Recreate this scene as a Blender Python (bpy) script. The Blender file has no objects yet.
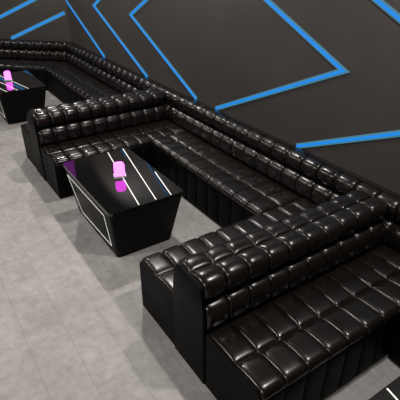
import bpy, bmesh, math, random
from mathutils import Vector, Matrix
random.seed(4)
S = bpy.context.scene
COL = S.collection

# ------------------------------------------------------------------ camera
cd = bpy.data.cameras.new('camera')
cam = bpy.data.objects.new('camera', cd); COL.objects.link(cam); S.camera = cam
cd.sensor_width = 36; cd.sensor_fit = 'HORIZONTAL'
cd.lens = 440.84 / 400 * 36
cd.clip_start = 0.05; cd.clip_end = 100
yaw, pit, rol = 0.982534, 0.524751, 0.002906
fw = Vector((-math.sin(yaw)*math.cos(pit), math.cos(yaw)*math.cos(pit), -math.sin(pit)))
rt0 = Vector((math.cos(yaw), math.sin(yaw), 0)); up0 = rt0.cross(fw)
rt = math.cos(rol)*rt0 + math.sin(rol)*up0
up = -math.sin(rol)*rt0 + math.cos(rol)*up0
M = Matrix((rt, up, -fw)).transposed().to_4x4()
M.translation = Vector((5.4076, -2.7281, 2.2967))
cam.matrix_world = M

# ------------------------------------------------------------------ world, lights, exposure
W = bpy.data.worlds.new('world'); S.world = W; W.use_nodes = True
bg = W.node_tree.nodes['Background']
bg.inputs[0].default_value = (1.0, 0.97, 0.94, 1); bg.inputs[1].default_value = 0.02
S.view_settings.view_transform = 'Standard'
S.view_settings.look = 'None'
S.view_settings.gamma = 1
S.view_settings.exposure = 0
S.view_settings.use_curve_mapping = False

def lamp(name, kind, loc, power, size=0.1, color=(1, .95, .9), rot=(0, 0, 0), sy=None, spot=None):
    l = bpy.data.lights.new(name, kind); l.energy = power; l.color = color
    if kind == 'AREA':
        l.size = size
        if sy: l.shape = 'RECTANGLE'; l.size_y = sy
    else:
        l.shadow_soft_size = size
        if spot: l.spot_size = math.radians(spot); l.spot_blend = .6
    o = bpy.data.objects.new(name, l); COL.objects.link(o); o.location = loc; o.rotation_euler = rot
    return o
CEIL = 3.35
for x, e in ((-1.9, 55), (1.25, 55), (4.4, 55)):
    lamp('booth_downlight', 'SPOT', (x, -.7, 3.2), e * 3.3, .07, spot=150)
for x in (-3.6, -.6, 2.4, 5.4):
    lamp('aisle_downlight', 'AREA', (x, -4.3, 3.25), 72, .35)

# ------------------------------------------------------------------ materials
def mat(name):
    m = bpy.data.materials.new(name); m.use_nodes = True
    nt = m.node_tree; return m, nt, nt.nodes['Principled BSDF']
def N(nt, t, **kw):
    n = nt.nodes.new(t)
    for k, v in kw.items(): setattr(n, k, v)
    return n
def noise(nt, scale, detail=4, rough=.6, coord='Object', vec=None):
    n = N(nt, 'ShaderNodeTexNoise'); n.inputs['Scale'].default_value = scale
    n.inputs['Detail'].default_value = detail; n.inputs['Roughness'].default_value = rough
    if vec is None:
        tc = N(nt, 'ShaderNodeTexCoord'); vec = tc.outputs[coord]
    nt.links.new(vec, n.inputs['Vector']); return n
def ramp(nt, src, stops):
    r = N(nt, 'ShaderNodeValToRGB'); e = r.color_ramp.elements
    e[0].position, e[0].color = stops[0][0], (*stops[0][1], 1)
    e[1].position, e[1].color = stops[-1][0], (*stops[-1][1], 1)
    for p, c in stops[1:-1]:
        x = e.new(p); x.color = (*c, 1)
    nt.links.new(src, r.inputs[0]); return r
def bump(nt, b, src, strength, dist):
    n = N(nt, 'ShaderNodeBump'); n.inputs['Strength'].default_value = strength
    n.inputs['Distance'].default_value = dist
    nt.links.new(src, n.inputs['Height']); nt.links.new(n.outputs[0], b.inputs['Normal']); return n

def leather(name, col, rough, bumps, spec):
    m, nt, b = mat(name); b.inputs['Specular IOR Level'].default_value = spec
    n1 = noise(nt, 9, 3, .5)
    r = ramp(nt, n1.outputs[0], [(.3, tuple(c*.75 for c in col)), (.7, tuple(c*1.25 for c in col))])
    nt.links.new(r.outputs[0], b.inputs['Base Color'])
    n2 = noise(nt, 5, 1, .4)
    rr = ramp(nt, n2.outputs[0], [(.3, (rough-.04,)*3), (.7, (rough+.05,)*3)])
    nt.links.new(rr.outputs[0], b.inputs['Roughness'])
    b.inputs['IOR'].default_value = 1.5
    n3 = noise(nt, 5, 1, .4)
    bump(nt, b, n3.outputs[0], bumps, .02)
    return m
LEATHER = leather('black_tufted_leather', (.0075, .0056, .0048), .26, .02, .5)
PANEL = leather('black_panel_leather', (.003, .0028, .0026), .5, .04, .05)

m, nt, b = mat('black_gloss_top'); TOP = m
b.inputs['Base Color'].default_value = (.006, .006, .006, 1)
b.inputs['IOR'].default_value = 1.7
n = noise(nt, 3, 2); r = ramp(nt, n.outputs[0], [(.3, (.03,)*3), (.7, (.05,)*3)]); nt.links.new(r.outputs[0], b.inputs['Roughness'])
m, nt, b = mat('black_satin_body'); BODY = m
b.inputs['Base Color'].default_value = (.0035, .0035, .0035, 1); b.inputs['Specular IOR Level'].default_value = .07
n = noise(nt, 5, 2); r = ramp(nt, n.outputs[0], [(.3, (.3,)*3), (.7, (.4,)*3)]); nt.links.new(r.outputs[0], b.inputs['Roughness'])
m, nt, b = mat('white_inlay'); INLAY = m
b.inputs['Base Color'].default_value = (.85, .85, .83, 1); b.inputs['Roughness'].default_value = .35
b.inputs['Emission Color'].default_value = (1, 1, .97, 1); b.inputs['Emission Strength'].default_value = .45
m, nt, b = mat('brushed_silver'); SILVER = m
b.inputs['Base Color'].default_value = (.75, .74, .72, 1); b.inputs['Metallic'].default_value = .3; b.inputs['Roughness'].default_value = .3
def glow(name, col, strength=1.0, base=(.02, .02, .02)):
    m, nt, b = mat(name)
    b.inputs['Base Color'].default_value = (*base, 1)
    b.inputs['Emission Color'].default_value = (*col, 1); b.inputs['Emission Strength'].default_value = strength
    return m
BLUE = glow('blue_led_diffuser', (.004, .25, .88), 1.0, (0, 0, 0))
HALO = glow('led_glow_halo', (.045, .19, .28), 1.0)  # dim emission imitating the soft glow around the strips
PINK = glow('pink_acrylic', (1.0, .085, .95), 5.5)
PURPLE = glow('purple_panel', (.5, .04, .6), 1.0)
CHANNEL, nt, b = mat('led_channel'); b.inputs['Base Color'].default_value = (.05, .05, .055, 1); b.inputs['Roughness'].default_value = .5

# wall plaster
m, nt, b = mat('dark_plaster'); WALL = m
n1 = noise(nt, 1.3, 6, .65); r = ramp(nt, n1.outputs[0], [(.3, (.033, .029, .026)), (.55, (.041, .036, .032)), (.75, (.050, .044, .040))])
nt.links.new(r.outputs[0], b.inputs['Base Color'])
n2 = noise(nt, 30, 5, .7); bump(nt, b, n2.outputs[0], .25, .006)
b.inputs['Roughness'].default_value = .62
m, nt, b = mat('dark_ceiling'); CEILM = m
n1 = noise(nt, 2, 3); r = ramp(nt, n1.outputs[0], [(.3, (.03, .03, .03)), (.7, (.045, .043, .04))]); nt.links.new(r.outputs[0], b.inputs['Base Color'])
b.inputs['Roughness'].default_value = .8

# floor: long concrete-look planks laid along x
m, nt, b = mat('grey_concrete_planks'); FLOOR = m
tc = N(nt, 'ShaderNodeTexCoord')
mp = N(nt, 'ShaderNodeMapping'); nt.links.new(tc.outputs['Object'], mp.inputs[0])
mp.inputs['Location'].default_value = (0.35, -0.24, 0)
br = N(nt, 'ShaderNodeTexBrick'); nt.links.new(mp.outputs[0], br.inputs[0])
br.inputs['Scale'].default_value = 1.0; br.inputs['Mortar Size'].default_value = .0022
br.inputs['Mortar Smooth'].default_value = .3; br.inputs['Brick Width'].default_value = 2.44; br.inputs['Row Height'].default_value = .2525
br.offset = .37; br.offset_frequency = 2; br.inputs['Bias'].default_value = 0
br.inputs['Color1'].default_value = (.95, .95, .95, 1); br.inputs['Color2'].default_value = (1.03, 1.03, 1.03, 1); br.inputs['Mortar'].default_value = (.70, .70, .70, 1)
n1 = noise(nt, 2.2, 8, .62); r1 = ramp(nt, n1.outputs[0], [(.3, (.27, .258, .246)), (.5, (.32, .307, .295)), (.72, (.38, .366, .352))])
n2 = noise(nt, 14, 6, .7); r2 = ramp(nt, n2.outputs[0], [(.35, (.84,)*3), (.65, (1.12,)*3)])
mx = N(nt, 'ShaderNodeMix', data_type='RGBA', blend_type='MULTIPLY'); mx.inputs[0].default_value = 1
nt.links.new(r1.outputs[0], mx.inputs[6]); nt.links.new(r2.outputs[0], mx.inputs[7])
mx2 = N(nt, 'ShaderNodeMix', data_type='RGBA', blend_type='MULTIPLY'); mx2.inputs[0].default_value = 1
nt.links.new(mx.outputs[2], mx2.inputs[6]); nt.links.new(br.outputs['Color'], mx2.inputs[7])
nt.links.new(mx2.outputs[2], b.inputs['Base Color'])
b.inputs['Roughness'].default_value = .5
bump(nt, b, n2.outputs[0], .12, .004)

# ------------------------------------------------------------------ helpers
def link(name, bm, m, parent=None, smooth=False, angle=None):
    bmesh.ops.recalc_face_normals(bm, faces=bm.faces)
    me = bpy.data.meshes.new(name); bm.to_mesh(me); bm.free()
    me.materials.append(m)
    if smooth: me.polygons.foreach_set('use_smooth', [True]*len(me.polygons))
    if angle is not None: me.set_sharp_from_angle(angle=math.radians(angle))
    o = bpy.data.objects.new(name, me); COL.objects.link(o)
    if parent:
        o.parent = parent
        me.transform(Matrix.Translation(-parent.location))
    return o
def root(name, loc, label, cat, group=None):
    o = bpy.data.objects.new(name, None); COL.objects.link(o); o.location = loc
    o.empty_display_size = .2
    o['label'] = label; o['category'] = cat
    if group: o['group'] = group
    return o
def structure(o): o['kind'] = 'structure'; return o
def box(bm, a, b_, bevel=0):
    vs = [bm.verts.new((x, y, z)) for x in (a[0], b_[0]) for y in (a[1], b_[1]) for z in (a[2], b_[2])]
    for f in ((0,1,3,2),(4,6,7,5),(0,4,5,1),(2,3,7,6),(0,2,6,4),(1,5,7,3)): bm.faces.new([vs[i] for i in f])
    if bevel: bmesh.ops.bevel(bm, geom=bm.edges[:], offset=bevel, segments=2, affect='EDGES', profile=.5)
def prism(bm, pts, off):
    """extrude a planar polygon of 3D points by the vector off"""
    a = [bm.verts.new(p) for p in pts]; c = [bm.verts.new(Vector(p)+Vector(off)) for p in pts]
    n = len(pts); bm.faces.new(a); bm.faces.new(c[::-1])
    for i in range(n): bm.faces.new((a[i], c[i], c[(i+1) % n], a[(i+1) % n]))

US = [0, .02, .05, .1, .17, .27, .4, .5, .6, .73, .83, .9, .95, .98]
def resample(pl, params):
    L = [0]
    for i in range(1, len(pl)): L.append(L[-1] + math.dist(pl[i-1], pl[i]))
    out = []
    for t in params:
        s = t*L[-1]; i = 1
        while i < len(L)-1 and L[i] < s: i += 1
        k = (s-L[i-1])/max(1e-9, L[i]-L[i-1])
        out.append(tuple(pl[i-1][j]+(pl[i][j]-pl[i-1][j])*k for j in (0, 1)))
    return out
def arc(c, r, a0, a1, n=6):
    return [(c[0]+r*math.cos(math.radians(a0+(a1-a0)*i/n)), c[1]+r*math.sin(math.radians(a0+(a1-a0)*i/n))) for i in range(n+1)]
def tufted(rows, back, O, A, D, L, n, k0=0, k1=0, pw=4.2, cut=.008):
    """rows: list of (polyline in (d,z), amplitude, exponent); back: closing points. O origin, A along, D out of the wall"""
    O, A, D = Vector(O), Vector(A), Vector(D)
    prof = []                                            # (d, z, nd, nz, u-weight, amp)
    for ri, (pl, amp, ex) in enumerate(rows):
        ps = resample(pl, US + [1]); rl = sum(math.dist(a, b) for a, b in zip(pl, pl[1:]))
        for j, u in enumerate(US + [1]):
            if ri and j == 0: continue
            a_, c_ = ps[max(0, j-1)], ps[min(len(ps)-1, j+1)]
            t = (c_[0]-a_[0], c_[1]-a_[1]); l = math.hypot(*t) or 1
            prof.append((ps[j][0], ps[j][1], -t[1]/l, t[0]/l, 1-abs(2*u-1)**ex, amp, max(0, 1-min(u, 1-u)*rl/.008)))
    for d, z in back: prof.append((d, z, 0, 0, 0, 0, 0))
    bm = bmesh.new(); rings = []
    vals = [(i+u)/n for i in range(n) for u in US] + [1.0]
    rnd = [1+random.uniform(-.12, .12) for _ in range(n+1)]
    for vv in vals:
        i = min(int(vv*n + 1e-6), n-1); fv = vv*n - i
        g = 1-abs(2*fv-1)**pw; g = max(0, g); tv = max(0, 1-min(fv, 1-fv)*(L/n)/.008)
        ring = []
        for d, z, nd, nz, w, amp, tu in prof:
            s0, s1 = k0*d, L + k1*d
            h = amp*w*g*rnd[i] - (cut*max(tu*.7, tv) if amp else 0)
            dd, zz = d+nd*h, z+nz*h
            ring.append(bm.verts.new(O + A*(s0+(s1-s0)*vv) + D*dd + Vector((0, 0, zz))))
        rings.append(ring)
    m_ = len(prof)
    for a_, b_ in zip(rings, rings[1:]):
        for j in range(m_): bm.faces.new((a_[j], b_[j], b_[(j+1) % m_], a_[(j+1) % m_]))
    bm.faces.new(rings[0]); bm.faces.new(rings[-1][::-1])
    return bm

# cross sections, d measured from the wall (or from the middle of a divider)
SEAT_ROWS = [([(.165, .415), (.42, .418)], .016, 4.5),
             ([(.42, .418), (.60, .42), (.628, .415), (.645, .398), (.65, .38)], .016, 4.5)]
SEAT_BACK = [(.648, .372), (.165, .33)]
FRONT_ROWS = [([(.642, .374), (.642, .0)], .010, 8)]
FRONT_BACK = [(.60, .0), (.60, .36)]
def up_rows(edge):
    r1 = [(edge, .738), (.070, .738)] + arc((.080, .683), .055, 80, -35, 9) + [(.108, .600)]
    return [(r1, .019, 5.0)]
LOW_ROWS = [([(.100, .592)] + arc((.104, .525), .062, 72, 0, 6) + [(.166, .47), (.158, .420)], .018, 4.5)]

def side_parts(parent, O, A, D, Lseat, nseat, Oroll, Lroll, nroll, seat_k=(0, 0), roll_k=(0, 0), ledge=True, seat_off=0):
    link('seat', tufted(SEAT_ROWS, SEAT_BACK, O, A, D, Lseat, nseat, *seat_k, 6.0), LEATHER, parent, True, 75)
    link('front_panel', tufted(FRONT_ROWS, FRONT_BACK, O, A, D, Lseat, nseat, *seat_k), PANEL, parent, True, 60)
    e = .045 if ledge else .002
    link('upper_backrest', tufted(up_rows(e), [(.06, .590), (e, .590)], Oroll, A, D, Lroll, nroll, *roll_k), LEATHER, parent, True, 75)
    link('lower_backrest', tufted(LOW_ROWS, [(.04, .420), (.04, .588)], Oroll, A, D, Lroll, nroll, *roll_k), LEATHER, parent, True, 75)

# ------------------------------------------------------------------ setting
XC = -2.97
bm = bmesh.new(); box(bm, (-9, -9, -.1), (9, .3, 0)); structure(link('floor', bm, FLOOR))
bm = bmesh.new(); box(bm, (XC, 0, 0), (9, .15, CEIL)); structure(link('wall_back', bm, WALL))
q = 1/math.sqrt(2)
LD = Vector((-q, -q, 0)); LN = Vector((q, -q, 0))
bm = bmesh.new(); P0 = Vector((XC, 0, 0)); P1 = P0+LD*7
prism(bm, [P0, P1, P1-LN*.15, P0-LN*.15], (0, 0, CEIL)); structure(link('wall_left', bm, WALL))
bm = bmesh.new(); box(bm, (-9, -9, CEIL), (9, .3, CEIL+.1)); structure(link('ceiling', bm, CEILM))

# ------------------------------------------------------------------ wall banquettes
W_, S_ = 1.302, 3.15
E = 1.72
X = Vector((1, 0, 0))
OUT = Vector((0, -1, 0))
t22 = math.tan(math.radians(22.5))
def wall_bench(label, x0, x1, sx0, sx1, nseat, nroll, k_left=0, filler=False):
    r = root('tufted_sofa', ((x0+x1)/2, -.3, 0), label, 'sofa', 'black tufted sofas of the booth row')
    side_parts(r, (sx0, 0, 0), X, OUT, sx1-sx0, nseat, (x0, 0, 0), x1-x0, nroll, (k_left, 0), (k_left, 0))
    bm = bmesh.new()
    kl = k_left
    # plain carcass behind the rolls, closed against the wall
    pts = [(x0+kl*0, 0), (x1, 0), (x1, -.045), (x0+kl*.045, -.045)]
    prism(bm, [(a, b_, .0) for a, b_ in pts], (0, 0, .742))
    link('back_frame', bm, PANEL, r)
    bm = bmesh.new(); prism(bm, [(a, b_, .742) for a, b_ in [(x0, -.001), (x1, -.001), (x1, -.05), (x0+kl*.05, -.05)]], (0, 0, .006)); link('top_ledge', bm, TOP, r)
    return r
wall_bench('long black tufted wall sofa of the far booth, right of the room corner',
           XC, .65, XC, 0.0, 16, 20, t22)
wall_bench('black tufted wall sofa behind the middle table, between the two double-sided sofas', .65, .65+S_, W_, S_, 10, 17)
wall_bench('black tufted wall sofa at the right edge, in the nearest booth', .65+S_, 6.6, S_+W_, 6.6, 12, 15)

r = root('tufted_sofa', tuple(P0+LD*1.8+LN*.3), 'black tufted sofa along the angled left wall, behind the far table', 'sofa', 'black tufted sofas of the booth row')
# runs away from the corner; mirrored mitre
side_parts(r, P0, LD, LN, 3.7, 23, P0, 3.7, 23, (t22, 0), (t22, 0))
bm = bmesh.new()
prism(bm, [P0, P0+LD*3.7, P0+LD*3.7+LN*.045, P0+LD*(.045*t22)+LN*.045], (0, 0, .742)); link('back_frame', bm, PANEL, r)

# ------------------------------------------------------------------ double-sided dividers
def divider(xl, label):
    xm = xl + W_/2
    r = root('double_sided_tufted_sofa', (xm, -.95, 0), label, 'sofa', 'black tufted sofas of the booth row')
    y1 = -.166
    for s in (1, -1):
        D = Vector((s, 0, 0))
        side_parts(r, (xm, y1, 0), (0, -1, 0), D, E+y1, 10, (xm, y1, 0), E+y1, 10, ledge=False)
    bm = bmesh.new(); box(bm, (xm-.04, -E, 0), (xm+.04, y1, .59)); box(bm, (xm-.165, -E, 0), (xm+.165, y1, .415)); link('core', bm, PANEL, r)
    # end panel shaped like the backrest, a rounded upholstered board down to the floor
    half = [(.170, 0), (.166, .52), (.156, .57), (.146, .60), (.142, .66)] + arc((.085, .675), .056, 10, 85, 6)
    pts = half + [(-a, z) for a, z in half[::-1]]
    bm = bmesh.new(); prism(bm, [(xm+a, -E, z) for a, z in pts], (0, -.022, 0))
    ed = [e for e in bm.edges if all(abs(v.co.y+E+.022) < 1e-5 for v in e.verts)]
    bmesh.ops.bevel(bm, geom=ed, offset=.008, segments=3, affect='EDGES', profile=.5)
    link('end_panel', bm, PANEL, r, True, 40)
    for s in (1, -1):
        bm = bmesh.new(); half = [(.176, 0), (.642, 0), (.642, .37), (.632, .405), (.605, .424), (.176, .424)]
        prism(bm, [(xm+s*a, -E, z) for a, z in half], (0, -.012, 0)); link('seat_end_panel', bm, PANEL, r)
    return r
divider(0.0, 'black tufted double-sided sofa between the far booth and the middle booth')
divider(S_, 'large black tufted double-sided sofa nearest the camera, bright highlights on its end cushions')

# ------------------------------------------------------------------ tables
def rrect(cx, cy, hx, hy, rad, z, n=5):
    out = []
    for sx, sy, a0 in ((1, 1, 0), (-1, 1, 90), (-1, -1, 180), (1, -1, 270)):
        for i in range(n+1):
            a = math.radians(a0+90*i/n)
            out.append((cx+sx*(hx-rad)+rad*math.cos(a), cy+sy*(hy-rad)+rad*math.sin(a), z))
    return out
def loft(bm, loops):
    R_ = [[bm.verts.new(p) for p in l] for l in loops]; n = len(R_[0])
    for a, b_ in zip(R_, R_[1:]):
        for i in range(n): bm.faces.new((a[i], a[(i+1) % n], b_[(i+1) % n], b_[i]))
    bm.faces.new(R_[0][::-1]); bm.faces.new(R_[-1])
def stroke(bm, pts, w, t, nrm, closed=False):
    """flat bar along 3D points lying in a plane with normal nrm"""
    nrm = Vector(nrm).normalized(); P = [Vector(p) for p in pts]; n = len(P); L = []
    for i in range(n):
        a = P[i]-P[i-1] if (i or closed) else P[1]-P[0]
        b_ = P[(i+1) % n]-P[i] if (i < n-1 or closed) else a
        a, b_ = a.normalized(), b_.normalized()
        sa, sb = nrm.cross(a), nrm.cross(b_); mt = (sa+sb).normalized(); k = w/2/max(.3, mt.dot(sa))
        L.append((P[i]+mt*k, P[i]-mt*k))
    q_ = [[bm.verts.new(x) for x in (l, l+nrm*t, r_+nrm*t, r_)] for l, r_ in L]
    for i in range(n if closed else n-1):
        a, b_ = q_[i], q_[(i+1) % n]
        for j in range(4): bm.faces.new((a[j], a[(j+1) % 4], b_[(j+1) % 4], b_[j]))
    if not closed: bm.faces.new(q_[0]); bm.faces.new(q_[-1][::-1])
def table(dx, label, my=1):
    cx, cy = 2.078+dx, -1.374
    r = root('cocktail_table', (cx, cy, 0), label, 'table', 'black booth tables')
    bm = bmesh.new(); loft(bm, [rrect(cx, cy-.02+.005, .47, .262, .035, 0), rrect(cx, cy-.015, .472, .264, .035, .01), rrect(cx, cy, .552, .334, .035, .47)])
    link('body', bm, BODY, r, True, 30)
    bm = bmesh.new(); loft(bm, [rrect(cx, cy, .554, .336, .035, .470), rrect(cx, cy, .558, .340, .038, .474), rrect(cx, cy, .558, .340, .038, .500)])
    link('tabletop', bm, TOP, r)
    for a, b_ in (((1.53, -1.25), (2.622, -1.455)), ((1.53, -1.085), (2.622, -1.30)), ((2.17, -1.065), (2.622, -1.158))):
        bm = bmesh.new(); stroke(bm, [(a[0]+dx, cy+my*(a[1]-cy), .4995), (b_[0]+dx, cy+my*(b_[1]-cy), .4995)], .008, .0015, (0, 0, 1)); link('top_inlay', bm, INLAY, r)
    # outline inlay on the sloping long side
    y0, y1 = cy-.015-.264, cy-.334
    fy = lambda z: y0+(y1-y0)*(z-.01)/.46 - .0008
    nrm = Vector((0, -.46, y1-y0)).normalized(); nrm = Vector((0, -.46, (y1-y0))).normalized()
    bm = bmesh.new(); stroke(bm, [(x+dx, fy(z), z) for x, z in ((1.605, .405), (2.47, .405), (2.465, .09), (1.765, .06))], .008, .002, nrm, True)
    link('side_inlay', bm, INLAY, r)
    return r
table(0, 'black tapered gloss table with slanting white lines in the middle booth')
table(-3.82, 'black tapered gloss table cut by the left edge, in the far booth', -1)
table(3.245, 'black gloss table of the nearest booth, only its corner in the bottom right')

def table_lamp(x, y, label):
    r = root('table_lamp', (x, y, .5), label, 'lamp', 'glowing pink table lamps')
    h, w, c, t = .142, .045, .018, .035
    bm = bmesh.new()
    pts = [(-w, .024), (w, .024), (w, h-c), (w-c, h), (-w+c, h), (-w, h-c)]
    prism(bm, [(x-t/2, y+a, .5+z) for a, z in pts], (t, 0, 0)); bmesh.ops.bevel(bm, geom=bm.edges[:], offset=.002, segments=1, affect='EDGES')
    bmesh.ops.rotate(bm, verts=bm.verts, cent=(x, y, .5), matrix=Matrix.Rotation(math.radians(-14), 3, 'Z'))
    link('shade', bm, PINK, r)
    bm = bmesh.new(); box(bm, (x-t/2-.014, y-w-.010, .5005), (x+t/2+.014, y+w+.010, .525), .003)
    bmesh.ops.rotate(bm, verts=bm.verts, cent=(x, y, .5), matrix=Matrix.Rotation(math.radians(-14), 3, 'Z'))
    link('base', bm, SILVER, r)
table_lamp(2.09, -1.375, 'glowing pink block lamp on the middle booth table')
table_lamp(-1.80, -1.43, 'glowing pink block lamp on the far table at the left edge')

# ------------------------------------------------------------------ blue LED strips
def led(pts, label, nrm, w=.042):
    w *= .46
    pts = [Vector(p)+Vector(nrm)*.001 for p in pts]
    c = sum((Vector(p) for p in pts), Vector())/len(pts); n_ = Vector(nrm)
    r = root('led_strip', tuple(c), label, 'light strip', 'blue light strips on the walls')
    bm = bmesh.new(); stroke(bm, pts, w*2.6, .005, nrm); link('halo_band', bm, HALO, r)  # wider dim band, added to stand in for the strip's halo on the wall
    bm = bmesh.new(); stroke(bm, [Vector(p)+n_*.0055 for p in pts], w, .008, nrm); link('diffuser', bm, BLUE, r)
B_ = lambda *p: [(x, 0, z) for x, z in p]
def LWp(*p): return [tuple(P0+LD*s+Vector((0, 0, z))) for s, z in p]
nB, nL = (0, -1, 0), tuple(LN)
led(B_((-2.92, 1.44), (-1.41, .75)), 'straight blue light strip falling from the wall corner, leftmost on the long wall', nB, .046)
led(B_((-.9, 1.80), (-1.64, 1.48), (.04, .75)), 'second blue light strip on the long wall, bent near the top', nB, .044)
led(B_((.6, 1.93), (-.35, 1.49), (1.25, .76)), 'third blue light strip on the long wall, pointed bend to the left', nB, .042)
led(B_((1.6, 2.22), (3.24, 1.49), (1.63, .755)), 'blue light strip bent to the right like an arrowhead above the middle booth', nB, .040)
led(B_((3.05, 2.16), (4.6, 1.42)), 'short piece of blue light strip at the top right corner', nB, .038)
led(B_((4.3, 1.41), (2.87, .755)), 'blue light strip at the right edge, ending at the sofa top', nB, .040)
led(LWp((2.0, .86), (.42, 1.52)), 'upper blue light strip on the angled left wall', nL, .055)
led(LWp((1.21, .76), (.05, 1.24)), 'lower blue light strip on the angled left wall, touching the corner', nL, .055)

# purple lit wall panel high on the left wall, seen mirrored in the middle table
r = root('wall_light_panel', tuple(P0+LD*.45+Vector((0, 0, 2.85))), 'purple light panel high on the angled wall, mirrored in the middle table', 'light panel')
bm = bmesh.new(); a = P0+LD*.30; c = P0+LD*.60
prism(bm, [a+Vector((0, 0, 2.66)), c+Vector((0, 0, 2.66)), c+Vector((0, 0, 3.1)), a+Vector((0, 0, 3.1))], LN*.02); link('frame', bm, CHANNEL, r)
bm = bmesh.new(); a = P0+LD*.31+LN*.02; c = P0+LD*.59+LN*.02
prism(bm, [a+Vector((0, 0, 2.67)), c+Vector((0, 0, 2.67)), c+Vector((0, 0, 3.09)), a+Vector((0, 0, 3.09))], LN*.01); link('screen', bm, PURPLE, r)
